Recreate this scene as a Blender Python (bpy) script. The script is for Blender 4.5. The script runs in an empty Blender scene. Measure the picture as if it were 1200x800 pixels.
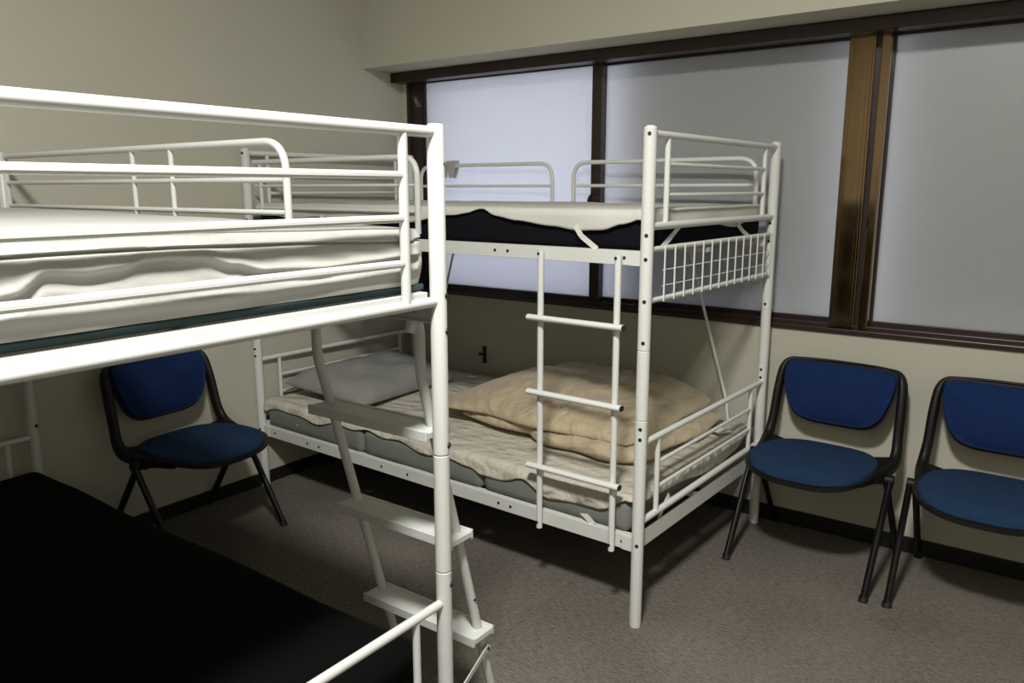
import bpy, bmesh, math, random
from mathutils import Vector, Matrix, noise
random.seed(4)
SC = bpy.context.scene
COL = SC.collection
PI = math.pi
V = Vector

# ------------------------------------------------------------------ materials
def mat(name, base, rough=0.6, metal=0.0, spec=0.5, bump=None, var=None, coat=0.0, sheen=0.0):
    """bump=(scale, strength, distance[, stretch]); var=(scale, amount)"""
    m = bpy.data.materials.new(name); m.use_nodes = True
    nt = m.node_tree; n = nt.nodes; l = nt.links
    b = n['Principled BSDF']
    b.inputs['Base Color'].default_value = (*base, 1)
    b.inputs['Roughness'].default_value = rough
    b.inputs['Metallic'].default_value = metal
    b.inputs['Specular IOR Level'].default_value = spec
    b.inputs['Coat Weight'].default_value = coat
    b.inputs['Sheen Weight'].default_value = sheen
    tc = n.new('ShaderNodeTexCoord')
    if var:
        nz = n.new('ShaderNodeTexNoise'); nz.inputs['Scale'].default_value = var[0]
        nz.inputs['Detail'].default_value = 5
        l.new(tc.outputs['Object'], nz.inputs['Vector'])
        mr = n.new('ShaderNodeMapRange')
        mr.inputs['From Min'].default_value = .3; mr.inputs['From Max'].default_value = .7
        mr.inputs['To Min'].default_value = 1 - var[1]; mr.inputs['To Max'].default_value = 1 + var[1]
        l.new(nz.outputs['Fac'], mr.inputs['Value'])
        mx = n.new('ShaderNodeVectorMath'); mx.operation = 'SCALE'
        mx.inputs[0].default_value = base
        l.new(mr.outputs['Result'], mx.inputs['Scale'])
        l.new(mx.outputs['Vector'], b.inputs['Base Color'])
    if bump:
        mp = n.new('ShaderNodeMapping')
        if len(bump) > 3: mp.inputs['Scale'].default_value = bump[3]
        l.new(tc.outputs['Object'], mp.inputs['Vector'])
        nb = n.new('ShaderNodeTexNoise'); nb.inputs['Scale'].default_value = bump[0]
        nb.inputs['Detail'].default_value = 4
        l.new(mp.outputs['Vector'], nb.inputs['Vector'])
        bp = n.new('ShaderNodeBump'); bp.inputs['Strength'].default_value = bump[1]
        bp.inputs['Distance'].default_value = bump[2]
        l.new(nb.outputs['Fac'], bp.inputs['Height'])
        l.new(bp.outputs['Normal'], b.inputs['Normal'])
    return m

M = {}
M['steel'] = mat('white_powder_coat', (.74, .76, .735), .34, bump=(60, .08, .002))
M['steel_plain'] = mat('white_steel', (.70, .72, .69), .42)
M['steel_b'] = mat('dimmed_white_powder_coat', (.60, .62, .60), .34, bump=(60, .08, .002))  # darkened copies of the bed whites, offsetting strong lamp light up close
M['steel_b_plain'] = mat('dimmed_white_steel', (.56, .58, .56), .42)
M['bolt'] = mat('dark_bolt', (.06, .06, .055), .35, .7)
M['cap'] = mat('black_plastic_cap', (.012, .012, .012), .45)
M['sheet'] = mat('off_white_sheet', (.40, .397, .378), .85, bump=(35, .35, .006), var=(6, .04), sheen=.1)
M['pad'] = mat('white_pad', (.60, .60, .555), .9, bump=(45, .3, .004), var=(7, .04))
M['black_mattress'] = mat('black_mattress_fabric', (.0045, .0045, .008), .9, spec=.15)
M['deep_black'] = mat('deep_black_fabric', (.002, .002, .0022), .97, spec=.1)
M['grey_mattress'] = mat('grey_mattress_fabric', (.20, .21, .195), .9, bump=(250, .3, .001), var=(14, .06))
M['teal'] = mat('dark_teal_fabric', (.028, .060, .065), .85)
M['pillow'] = mat('grey_pillow', (.26, .26, .245), .85, bump=(14, .6, .02), var=(9, .05))
M['elastic'] = mat('white_elastic', (.7, .7, .64), .8)
M['tag'] = mat('white_cloth_tag', (.8, .8, .78), .7)
M['blue_seat'] = mat('blue_seat_fabric', (.0125, .036, .086), .95, spec=.2, bump=(500, .35, .001), var=(60, .10))
M['blue_back'] = mat('blue_back_fabric', (.0065, .022, .088), .95, spec=.2, bump=(500, .35, .001), var=(60, .10))
M['chair_plastic'] = mat('black_chair_plastic', (.006, .006, .0065), .5, spec=.35, bump=(400, .1, .001))
M['chair_leg'] = mat('black_chair_tube', (.006, .006, .007), .28, .2)
M['clip'] = mat('grey_clip_plastic', (.45, .46, .46), .5)
M['wall_hook'] = mat('brown_bracket', (.09, .08, .065), .5)
M['base'] = mat('black_baseboard', (.006, .006, .006), .55)
M['ceil'] = mat('ceiling_white', (.62, .61, .56), .9)

# wallpaper : fine woven emboss
def wallpaper(name, col):
    m = mat(name, col, .85, spec=.25, var=(1.3, .025))
    nt = m.node_tree; n = nt.nodes; l = nt.links
    tc = n.new('ShaderNodeTexCoord')
    hs = []
    for sc in ((90, 90, 420), (420, 420, 90)):
        mp = n.new('ShaderNodeMapping'); mp.inputs['Scale'].default_value = sc
        l.new(tc.outputs['Object'], mp.inputs['Vector'])
        z = n.new('ShaderNodeTexNoise'); z.inputs['Scale'].default_value = 1; z.inputs['Detail'].default_value = 2
        l.new(mp.outputs['Vector'], z.inputs['Vector']); hs.append(z)
    ad = n.new('ShaderNodeMath'); ad.operation = 'ADD'
    l.new(hs[0].outputs['Fac'], ad.inputs[0]); l.new(hs[1].outputs['Fac'], ad.inputs[1])
    bp = n.new('ShaderNodeBump'); bp.inputs['Strength'].default_value = .5; bp.inputs['Distance'].default_value = .0012
    l.new(ad.outputs[0], bp.inputs['Height']); l.new(bp.outputs['Normal'], n['Principled BSDF'].inputs['Normal'])
    return m
M['wall'] = wallpaper('cream_wallpaper', (.51, .495, .415))

# carpet tiles
def carpet():
    m = mat('taupe_carpet', (.1, .1, .1), .95, spec=.15)
    nt = m.node_tree; n = nt.nodes; l = nt.links; b = n['Principled BSDF']
    tc = n.new('ShaderNodeTexCoord')
    nz = n.new('ShaderNodeTexNoise'); nz.inputs['Scale'].default_value = 170; nz.inputs['Detail'].default_value = 3
    l.new(tc.outputs['Object'], nz.inputs['Vector'])
    nl = n.new('ShaderNodeTexNoise'); nl.inputs['Scale'].default_value = 2.2; nl.inputs['Detail'].default_value = 5
    l.new(tc.outputs['Object'], nl.inputs['Vector'])
    mp = n.new('ShaderNodeMapping'); mp.inputs['Scale'].default_value = (40, 160, 1)
    l.new(tc.outputs['Object'], mp.inputs['Vector'])
    st = n.new('ShaderNodeTexNoise'); st.inputs['Scale'].default_value = 1; st.inputs['Detail'].default_value = 3
    l.new(mp.outputs['Vector'], st.inputs['Vector'])
    a = n.new('ShaderNodeMath'); a.operation = 'ADD'
    l.new(nz.outputs['Fac'], a.inputs[0]); l.new(st.outputs['Fac'], a.inputs[1])
    a2 = n.new('ShaderNodeMath'); a2.operation = 'MULTIPLY_ADD'; a2.inputs[1].default_value = .5; 
    l.new(nl.outputs['Fac'], a2.inputs[0]); l.new(a.outputs[0], a2.inputs[2])
    cr = n.new('ShaderNodeMapRange'); cr.inputs['From Min'].default_value = .95; cr.inputs['From Max'].default_value = 1.6
    l.new(a2.outputs[0], cr.inputs['Value'])
    mx = n.new('ShaderNodeMix'); mx.data_type = 'RGBA'
    mx.inputs['A'].default_value = (.090, .081, .070, 1); mx.inputs['B'].default_value = (.240, .216, .188, 1)
    l.new(cr.outputs['Result'], mx.inputs['Factor'])
    # seams
    m2 = n.new('ShaderNodeMapping'); m2.inputs['Location'].default_value = (-.21, -.02, 0)
    l.new(tc.outputs['Object'], m2.inputs['Vector'])
    br = n.new('ShaderNodeTexBrick'); br.offset = 0; br.inputs['Scale'].default_value = 2
    br.inputs['Brick Width'].default_value = 1; br.inputs['Row Height'].default_value = 1
    br.inputs['Mortar Size'].default_value = .0035; br.inputs['Mortar Smooth'].default_value = .6
    br.inputs['Color1'].default_value = (1, 1, 1, 1); br.inputs['Color2'].default_value = (.985, .985, .985, 1)
    br.inputs['Mortar'].default_value = (.78, .78, .78, 1)
    l.new(m2.outputs['Vector'], br.inputs['Vector'])
    mu = n.new('ShaderNodeMix'); mu.data_type = 'RGBA'; mu.blend_type = 'MULTIPLY'; mu.inputs['Factor'].default_value = 1
    l.new(mx.outputs['Result'], mu.inputs['A']); l.new(br.outputs['Color'], mu.inputs['B'])
    # one round stain ring near the chairs
    vs = n.new('ShaderNodeVectorMath'); vs.operation = 'DISTANCE'; vs.inputs[1].default_value = (2.69, -.606, 0)
    l.new(tc.outputs['Object'], vs.inputs[0])
    rp = n.new('ShaderNodeValToRGB'); e = rp.color_ramp.elements
    e[0].position = 0; e[0].color = (.9, .9, .9, 1); e[1].position = .035; e[1].color = (1, 1, 1, 1)
    k = rp.color_ramp.elements.new(.024); k.color = (.93, .93, .93, 1)
    k = rp.color_ramp.elements.new(.029); k.color = (.72, .72, .72, 1)
    l.new(vs.outputs['Value'], rp.inputs['Fac'])
    mu2 = n.new('ShaderNodeMix'); mu2.data_type = 'RGBA'; mu2.blend_type = 'MULTIPLY'; mu2.inputs['Factor'].default_value = 1
    l.new(mu.outputs['Result'], mu2.inputs['A']); l.new(rp.outputs['Color'], mu2.inputs['B'])
    l.new(mu2.outputs['Result'], b.inputs['Base Color'])
    bp = n.new('ShaderNodeBump'); bp.inputs['Strength'].default_value = .6; bp.inputs['Distance'].default_value = .004
    l.new(a.outputs[0], bp.inputs['Height']); l.new(bp.outputs['Normal'], b.inputs['Normal'])
    return m
M['carpet'] = carpet()

def wood(name, c1, c2, rough, metal=0.0, coat=0.0, vert=True):
    m = mat(name, c1, rough, metal, coat=coat)
    nt = m.node_tree; n = nt.nodes; l = nt.links; b = n['Principled BSDF']
    tc = n.new('ShaderNodeTexCoord'); mp = n.new('ShaderNodeMapping')
    mp.inputs['Scale'].default_value = (60, 60, 1.5) if vert else (1.5, 60, 60)
    l.new(tc.outputs['Object'], mp.inputs['Vector'])
    z = n.new('ShaderNodeTexNoise'); z.inputs['Scale'].default_value = 1; z.inputs['Detail'].default_value = 6
    l.new(mp.outputs['Vector'], z.inputs['Vector'])
    mx = n.new('ShaderNodeMix'); mx.data_type = 'RGBA'
    mx.inputs['A'].default_value = (*c1, 1); mx.inputs['B'].default_value = (*c2, 1)
    l.new(z.outputs['Fac'], mx.inputs['Factor']); l.new(mx.outputs['Result'], b.inputs['Base Color'])
    return m
M['casing'] = wood('dark_red_brown_wood', (.020, .009, .009), (.042, .020, .018), .36, vert=False)
M['stile'] = wood('dark_brown_frame', (.017, .009, .008), (.032, .018, .015), .35)
M['bronze'] = wood('bronze_brown_frame', (.19, .128, .072), (.25, .172, .10), .10, metal=1.0)
M['smudge'] = mat('peeled_paint', (.16, .15, .14), .7, var=(60, .6))

def frosted(name, col, trans):
    m = bpy.data.materials.new(name); m.use_nodes = True
    nt = m.node_tree; n = nt.nodes; l = nt.links
    n.remove(n['Principled BSDF'])
    out = n['Material Output']
    d = n.new('ShaderNodeBsdfDiffuse'); t = n.new('ShaderNodeBsdfTranslucent'); g = n.new('ShaderNodeBsdfGlossy')
    g.inputs['Roughness'].default_value = .38; g.inputs['Color'].default_value = (.8, .8, .8, 1)
    t.inputs['Color'].default_value = (.92, .94, 1, 1)
    tc = n.new('ShaderNodeTexCoord')
    hs = []
    for sc in ((130, 1, 5), (5, 1, 130), (900, 1, 900)):
        mp = n.new('ShaderNodeMapping'); mp.inputs['Scale'].default_value = sc
        l.new(tc.outputs['Object'], mp.inputs['Vector'])
        z = n.new('ShaderNodeTexNoise'); z.inputs['Scale'].default_value = 1; z.inputs['Detail'].default_value = 2
        l.new(mp.outputs['Vector'], z.inputs['Vector']); hs.append(z)
    a = n.new('ShaderNodeMath'); a.operation = 'ADD'; a2 = n.new('ShaderNodeMath'); a2.operation = 'ADD'
    l.new(hs[0].outputs['Fac'], a.inputs[0]); l.new(hs[1].outputs['Fac'], a.inputs[1])
    l.new(a.outputs[0], a2.inputs[0]); l.new(hs[2].outputs['Fac'], a2.inputs[1])
    mr = n.new('ShaderNodeMapRange'); mr.inputs['From Min'].default_value = 1.1; mr.inputs['From Max'].default_value = 1.9
    mr.inputs['To Min'].default_value = .93; mr.inputs['To Max'].default_value = 1.07
    l.new(a2.outputs[0], mr.inputs['Value'])
    vm = n.new('ShaderNodeVectorMath'); vm.operation = 'SCALE'; vm.inputs[0].default_value = col
    l.new(mr.outputs['Result'], vm.inputs['Scale']); l.new(vm.outputs['Vector'], d.inputs['Color'])
    m1 = n.new('ShaderNodeMixShader'); m1.inputs['Fac'].default_value = trans
    l.new(d.outputs[0], m1.inputs[1]); l.new(t.outputs[0], m1.inputs[2])
    m2 = n.new('ShaderNodeMixShader'); m2.inputs['Fac'].default_value = .05
    l.new(m1.outputs[0], m2.inputs[1]); l.new(g.outputs[0], m2.inputs[2])
    l.new(m2.outputs[0], out.inputs['Surface'])
    return m
M['frost'] = frosted('frosted_glass', (.425, .437, .43), .40)

def quilt(name, col, cell, depth):
    m = mat(name, col, .9, var=(5, .05))
    nt = m.node_tree; n = nt.nodes; l = nt.links; b = n['Principled BSDF']
    tc = n.new('ShaderNodeTexCoord')
    mp = n.new('ShaderNodeMapping'); mp.inputs['Scale'].default_value = (.55, 1, 1)
    l.new(tc.outputs['Object'], mp.inputs['Vector'])
    dn = n.new('ShaderNodeTexNoise'); dn.inputs['Scale'].default_value = 12
    l.new(mp.outputs['Vector'], dn.inputs['Vector'])
    vm = n.new('ShaderNodeVectorMath'); vm.operation = 'MULTIPLY_ADD'
    vm.inputs[1].default_value = (.05, .05, .05)
    l.new(dn.outputs['Color'], vm.inputs[0]); l.new(mp.outputs['Vector'], vm.inputs[2])
    vo = n.new('ShaderNodeTexVoronoi'); vo.feature = 'SMOOTH_F1'; vo.inputs['Scale'].default_value = 1 / cell
    l.new(vm.outputs['Vector'], vo.inputs['Vector'])
    fn = n.new('ShaderNodeTexNoise'); fn.inputs['Scale'].default_value = 40; fn.inputs['Detail'].default_value = 4
    l.new(tc.outputs['Object'], fn.inputs['Vector'])
    ad = n.new('ShaderNodeMath'); ad.operation = 'MULTIPLY_ADD'; ad.inputs[1].default_value = .5
    l.new(fn.outputs['Fac'], ad.inputs[0]); l.new(vo.outputs['Distance'], ad.inputs[2])
    bp = n.new('ShaderNodeBump'); bp.invert = True; bp.inputs['Strength'].default_value = .8; bp.inputs['Distance'].default_value = depth
    l.new(ad.outputs[0], bp.inputs['Height']); l.new(bp.outputs['Normal'], b.inputs['Normal'])
    return m
M['quilt'] = quilt('cream_quilted_pad', (.56, .53, .45), .045, .022)

def duvetmat():
    m = mat('beige_duvet_fabric', (.50, .415, .275), .62, spec=.4, sheen=.3, var=(4, .08))
    nt = m.node_tree; n = nt.nodes; l = nt.links; b = n['Principled BSDF']
    tc = n.new('ShaderNodeTexCoord')
    mp = n.new('ShaderNodeMapping'); mp.inputs['Scale'].default_value = (9, 4, 9); mp.inputs['Rotation'].default_value = (0, 0, .5)
    l.new(tc.outputs['Object'], mp.inputs['Vector'])
    z = n.new('ShaderNodeTexNoise'); z.inputs['Scale'].default_value = 1; z.inputs['Detail'].default_value = 6; z.inputs['Distortion'].default_value = 1.2
    l.new(mp.outputs['Vector'], z.inputs['Vector'])
    bp = n.new('ShaderNodeBump'); bp.inputs['Strength'].default_value = .8; bp.inputs['Distance'].default_value = .035
    l.new(z.outputs['Fac'], bp.inputs['Height']); l.new(bp.outputs['Normal'], b.inputs['Normal'])
    return m
M['duvet'] = duvetmat()

# ------------------------------------------------------------------ mesh helpers
class MB:
    def __init__(s): s.bm = bmesh.new()
    def box(s, x0, x1, y0, y1, z0, z1, bev=0.0):
        b = s.bm; n0 = len(b.verts)
        vs = [b.verts.new((x, y, z)) for x in (x0, x1) for y in (y0, y1) for z in (z0, z1)]
        fs = [(0,1,3,2),(4,6,7,5),(0,4,5,1),(2,3,7,6),(0,2,6,4),(1,5,7,3)]
        faces = [b.faces.new([vs[i] for i in f]) for f in fs]
        if bev > 0:
            es = list({e for f in faces for e in f.edges})
            bmesh.ops.bevel(b, geom=es, offset=bev, segments=2, affect='EDGES', profile=.5)
        return s
    def tube(s, pts, r, seg=12, caps=True, closed=False, sx=1.0, sy=1.0, up=None):
        """swept tube; r a number or list; sx/sy flatten the section"""
        b = s.bm; pts = [V(p) for p in pts]; n = len(pts)
        rs = r if isinstance(r, (list, tuple)) else [r] * n
        t0 = (pts[1] - pts[0]).normalized()
        a = V(up) if up else (V((0, 0, 1)) if abs(t0.z) < .9 else V((1, 0, 0)))
        nrm = (a - t0 * a.dot(t0)).normalized()
        rings = []; tp = t0
        for i, p in enumerate(pts):
            if closed:
                t = (pts[(i + 1) % n] - pts[i - 1]).normalized()
            elif i == 0: t = t0
            elif i == n - 1: t = (pts[-1] - pts[-2]).normalized()
            else: t = ((pts[i + 1] - p).normalized() + (p - pts[i - 1]).normalized()).normalized()
            q = tp.rotation_difference(t); nrm = q @ nrm; nrm = (nrm - t * nrm.dot(t)).normalized(); tp = t
            bn = t.cross(nrm)
            k = 1.0
            if 0 < i < n - 1 and not closed:
                c = (pts[i + 1] - p).normalized().dot(t); k = 1 / max(c, .6)
            rings.append([b.verts.new(p + nrm * math.cos(2*PI*j/seg) * rs[i] * sx * 1 + bn * math.sin(2*PI*j/seg) * rs[i] * sy) for j in range(seg)])
        m = n if closed else n - 1
        for i in range(m):
            A = rings[i]; B = rings[(i + 1) % n]
            for j in range(seg):
                f = b.faces.new((A[j], A[(j+1) % seg], B[(j+1) % seg], B[j])); f.smooth = True
        if caps and not closed:
            b.faces.new(list(reversed(rings[0]))); b.faces.new(rings[-1])
        return s
    def bar(s, A, B, w, h, up=(0, 0, 1), bev=0.0):
        """rectangular bar from A to B, width w (across), height h (along up)"""
        A = V(A); B = V(B); t = (B - A).normalized(); u = V(up); u = (u - t * u.dot(t)).normalized(); c = t.cross(u)
        b = s.bm
        vs = [b.verts.new(P + c * sc * w / 2 + u * su * h / 2) for P in (A, B) for sc in (-1, 1) for su in (-1, 1)]
        fs = [(0,1,3,2),(4,6,7,5),(0,4,5,1),(2,3,7,6),(0,2,6,4),(1,5,7,3)]
        faces = [b.faces.new([vs[i] for i in f]) for f in fs]
        if bev:
            bmesh.ops.bevel(b, geom=list({e for f in faces for e in f.edges}), offset=bev, segments=2, affect='EDGES', profile=.5)
        return s
    def cyl(s, A, B, r, seg=12): return s.tube([A, B], r, seg)
    def build(s, name, m, parent=None, smooth=35, loc=None):
        bmesh.ops.recalc_face_normals(s.bm, faces=s.bm.faces)
        me = bpy.data.meshes.new(name); s.bm.to_mesh(me); s.bm.free()
        me.materials.append(m)
        if smooth:
            for p in me.polygons: p.use_smooth = True
            me.set_sharp_from_angle(angle=math.radians(smooth))
        o = bpy.data.objects.new(name, me); COL.objects.link(o)
        if parent: o.parent = parent
        if loc: o.location = loc
        return o

def rounded(pts, rad, n=6):
    """polyline with its inner corners rounded"""
    pts = [V(p) for p in pts]; out = [pts[0]]
    for i in range(1, len(pts) - 1):
        a, p, c = pts[i-1], pts[i], pts[i+1]
        d1 = (a - p).normalized(); d2 = (c - p).normalized()
        q = min(rad, (a-p).length * .49, (c-p).length * .49)
        for k in range(n + 1):
            t = k / n
            out.append((p + d1*q) * (1-t)**2 + p * 2*t*(1-t) + (p + d2*q) * t*t)
    out.append(pts[-1]); return out

def tag(o, label=None, cat=None, group=None, kind=None):
    if label: o['label'] = label
    if cat: o['category'] = cat
    if group: o['group'] = group
    if kind: o['kind'] = kind
    return o
def thing(name, label, cat, loc=(0, 0, 0), rz=0, group=None):
    o = bpy.data.objects.new(name, None); COL.objects.link(o)
    o.empty_display_size = .1
    o.location = loc; o.rotation_euler = (0, 0, rz)
    return tag(o, label, cat, group)
def struct(o): o['kind'] = 'structure'; return o
def origin(o, loc):
    """move the object's origin to loc without moving its geometry"""
    o.data.transform(Matrix.Translation(-V(loc))); o.location = loc; return o

# ------------------------------------------------------------------ room
RX, RY, CZ = 4.6, -4.3, 2.98
ZS, ZH = .865, 1.96          # window opening
struct(MB().box(0, RX, RY, 0, -.05, 0).build('floor', M['carpet'], smooth=0))
struct(MB().box(-.1, RX + .1, RY - .1, .12, CZ, CZ + .05).build('ceiling', M['ceil'], smooth=0))
struct(MB().box(-.1, 0, RY - .1, -.0, -.05, CZ).box(-.1, .038, 0, .2, -.05, CZ).build('wall_left', M['wall'], smooth=0))
struct(MB().box(RX, RX + .1, RY - .1, .12, -.05, CZ).build('wall_right', M['wall'], smooth=0))
struct(MB().box(-.1, RX + .1, RY - .1, RY, -.05, CZ).build('wall_back', M['wall'], smooth=0))
wb = MB()
wb.box(.038, RX, 0, .2, -.05, .832)                     # below the window
wb.box(.038, RX, 0, .2, 1.985, CZ)                      # above
struct(wb.build('wall_window', M['wall'], smooth=0))
struct(MB().box(0, RX, -.276, 0, 1.9895, CZ).build('trim_1', M['wall'], smooth=0))      # boxed beam above the window
struct(MB().box(0, RX, -.009, 0, 0, .065, .002).build('baseboard_window', M['base'], smooth=0))
struct(MB().box(0, .009, RY, -.009, 0, .06, .002).build('baseboard_left', M['base'], smooth=0))
struct(MB().box(0, RX, RY, RY + .012, 0, 1.27, .002).box(0, RX, RY, RY + .024, 1.27, 1.30, .003).build('added_wainscot', M['stile'], smooth=0))  # unseen dark wainscot, added so the mullion reflects dark low down
struct(MB().box(RX - .009, RX, RY + .009, -.009, 0, .065, .002).build('baseboard_right', M['base'], smooth=0))

# window head casing and sill
hd = MB().box(0.0, RX, -.079, 0, 1.940, 1.985, .002)
hd.box(0.04, RX, 0, .10, 1.945, 1.985)
struct(hd.build('trim_2', M['casing'], smooth=0))
sl = MB().box(0.04, RX, -.012, .02, .832, .852, .003)
sl.box(0.04, RX, .004, .11, .832, .868, .002)
struct(sl.build('trim_3', M['casing'], smooth=0))
# sliding sashes (thing : window structure)
def sash(name, x0, x1, y, sL, sR, m_st, pane_mat):
    w = bpy.data.objects.new(name, None); COL.objects.link(w); w['kind'] = 'structure'
    w.location = ((x0+x1)/2, y, .87)
    f = MB()
    f.box(x0, x0 + sL, y - .014, y + .014, .868, 1.945, .002)
    f.box(x1 - sR, x1, y - .014, y + .014, .868, 1.945, .002)
    f.box(x0 + sL, x1 - sR, y - .014, y + .014, .868, .884, .001)
    f.box(x0 + sL, x1 - sR, y - .014, y + .014, 1.936, 1.945, .001)
    o = f.build('window_frame', m_st, w, smooth=0); o.location = -V(w.location)
    p = MB().box(x0 + sL - .005, x1 - sR + .005, y + .001, y + .005, .875, 1.94).build('window_pane', pane_mat, w, smooth=0)
    p.location = -V(w.location)
    return w
jb = MB().box(.038, .142, .012, .2, .84, 1.96, .002)
jb.box(.038, .06, .0, .02, .86, 1.945, .001)
struct(jb.build('trim_4', M['stile'], smooth=0))
sash('window_1', .142, 1.228, .030, .012, .052, M['stile'], M['frost'])
sash('window_2', 1.19, 2.310, .062, .035, .035, M['stile'], M['frost'])
sash('window_3', 2.40, 3.60, .062, .030, .045, M['stile'], M['frost'])
sash('window_4', 3.56, 4.58, .030, .045, .045, M['stile'], M['frost'])
mu = MB().box(2.282, 2.374, -.010, .085, .856, 1.943, .003)
mu.box(2.292, 2.300, -.014, -.008, .87, 1.94, .001)
mu.box(2.352, 2.366, -.018, -.008, .87, 1.94, .002)
struct(mu.build('trim_5', M['bronze'], smooth=0))
mv = MB().box(2.374, 2.394, .012, .085, .856, 1.943)
struct(mv.build('trim_6', M['stile'], smooth=0))
struct(MB().box(2.392, 2.424, -.006, .05, .856, 1.943, .004).build('trim_7', M['bronze'], smooth=0))
# outside of the darker panes: unseen boards added to block the daylight
sh = MB()
for k in range(14):
    sh.box(1.30, 2.30, .19, .2, .86 + k*.08, .935 + k*.08, .002)
    sh.box(2.42, 4.6, .19, .2, .86 + k*.08, .935 + k*.08, .002)
struct(sh.build('trim_8', M['stile'], smooth=0))
# crescent latch on the sash stile
lt = MB()
prof = []
for k in range(13):
    a = -PI/2 + PI * k/12
    prof.append((1.184 - .020*math.cos(a), .006, 1.325 + .038*math.sin(a)))
vs = [lt.bm.verts.new(p) for p in prof]; f = lt.bm.faces.new(vs)
ex = bmesh.ops.extrude_face_region(lt.bm, geom=[f]); bmesh.ops.translate(lt.bm, verts=[v for v in ex['geom'] if isinstance(v, bmesh.types.BMVert)], vec=(0, .010, 0))
lo = lt.build('window_latch', M['cap'], smooth=0)
lo.parent = bpy.data.objects['window_1']; lo.location = -V(bpy.data.objects['window_1'].location)
# pale peeled patch on the window jamb
pk = MB()
rr = random.Random(3)
for (cx, cz, r0) in ((.093, 1.86, .012), (.098, 1.84, .010), (.108, 1.832, .012), (.122, 1.829, .009)):
    vs = [pk.bm.verts.new((cx + r0*(.7+.5*rr.random())*math.cos(2*PI*k/11), .0105 + .0008*(k % 2), cz + r0*1.4*(.6+.5*rr.random())*math.sin(2*PI*k/11))) for k in range(11)]
    f = pk.bm.faces.new(vs)
    ex = bmesh.ops.extrude_face_region(pk.bm, geom=[f]); bmesh.ops.translate(pk.bm, verts=[v for v in ex['geom'] if isinstance(v, bmesh.types.BMVert)], vec=(0, .002, 0))
struct(pk.build('trim_9', M['smudge'], smooth=0))

# small latch bracket on the wall under the window
hk = thing('wall_bracket', 'small grey-brown wall bracket with an upright dark bar below the window', 'bracket', (.545, 0, .53))
MB().box(-.012, .012, -.010, -.0005, -.035, .045, .002).build('back_plate', M['wall'], hk, smooth=0)
b_ = MB().box(.013, .024, -.022, -.0005, -.045, .045, .002); b_.box(-.016, .014, -.020, -.0005, -.006, .008, .002)
b_.build('upright_bar', M['cap'], hk, smooth=0)

# ------------------------------------------------------------------ beds
def post_mb(x, y, H, r, seams, foot=True):
    m = MB(); pts = []; rs = []
    def add(z, q): pts.append((x, y, z)); rs.append(q)
    add(0, r*.93); add(.008, r)
    for z in sorted(seams):
        add(z - .0025, r); add(z - .0015, r*.90); add(z + .0015, r*.90); add(z + .0025, r*1.0)
    add(H - .004, r); add(H, r*.85)
    m.tube(pts, rs, 20); return m
def bolt(parent, p, n, r=.0045):
    p = V(p); n = V(n).normalized()
    m = MB(); m.cyl(p - n*.004, p + n*.0015, r*1.25, 10); m.cyl(p, p + n*.0035, r*.75, 6)
    return m.build('bolt', M['bolt'], parent)

def end_panel(bed, x, w, zt, zb, mids, rt, rb, ru, rm, inset, upside=None):
    p = MB(); p.cyl((x, 0, zt), (x, w, zt), rt, 14); p.cyl((x, 0, zb), (x, w, zb), rb, 14)
    p = p.build('end_panel', M['steel'], bed)
    for y in (inset, w - inset):
        MB().cyl((x, y, zb), (x, y, zt), ru, 12).build('upright', M['steel'], p)
    for z in mids:
        MB().cyl((x, inset, z), (x, w - inset, z), rm, 10).build('crossbar', M['steel'], p)
    return p

def guard(bed, y, x0, x1, zt, zm, zb, r, uprights=(), round0=True, round1=True, low=False, rm=None):
    pts = []
    c = .075
    if round0: pts += [(x0, y, zb - .08), (x0, y, zt), ]
    else: pts += [(x0, y, zt)]
    if round1: pts += [(x1, y, zt), (x1, y, zb - .08)]
    else: pts += [(x1, y, zt)]
    g = MB().tube(rounded(pts, c, 8), r, 12).build('guard_rail', M['steel'], bed)
    rm = rm or r*.75
    MB().cyl((x0, y, zm), (x1, y, zm), rm, 10).build('crossbar', M['steel'], g)
    if low: MB().cyl((x0, y, zb), (x1, y, zb), rm, 10).build('crossbar', M['steel'], g)
    for ux in uprights:
        MB().tube([(ux, y, zt), (ux, y, zm), (ux, y, zb - .02)], [r*.75, r*.7, r*.7], 10, sx=1, sy=1).build('upright', M['steel'], g)
    return g

def side_rail(bed, x0, x1, y, z0, z1, face, bolts):
    """angle-steel side rail, face = -1 when its flat face looks to -y"""
    m = MB()
    ya, yb = (y - .004, y) if face < 0 else (y, y + .004)
    m.box(x0, x1, ya, yb, z0, z1, .001)
    m.box(x0, x1, min(y, y - face*.024), max(y, y - face*.024), z1 - .004, z1, .0)
    m.box(x0, x1, min(y - face*.0, y - face*.008), max(y, y - face*.008), z0, z0 + .003, .0)
    # end plates at the posts
    m.box(x1 - .055, x1, ya + face*.003, yb + face*.003, z0 - .001, z1, .001)
    m.box(x0, x0 + .055, ya + face*.003, yb + face*.003, z0 - .001, z1, .001)
    o = m.build('side_rail', M['steel_plain'], bed, smooth=0)
    for bx in bolts: bolt(o, (bx, (ya if face < 0 else yb), (z0 + z1)/2), (0, face, 0), .0042)
    return o

def slats(bed, x0, x1, y0, y1, z, n=11):
    m = MB()
    for k in range(n):
        x = x0 + (x1 - x0)*(k + .5)/n
        m.box(x - .016, x + .016, y0, y1, z - .012, z, .002)
    m.box(x0, x1, (y0+y1)/2 - .012, (y0+y1)/2 + .012, z - .03, z - .0125, .002)
    return m.build('slats', M['steel_plain'], bed, smooth=0)

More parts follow.
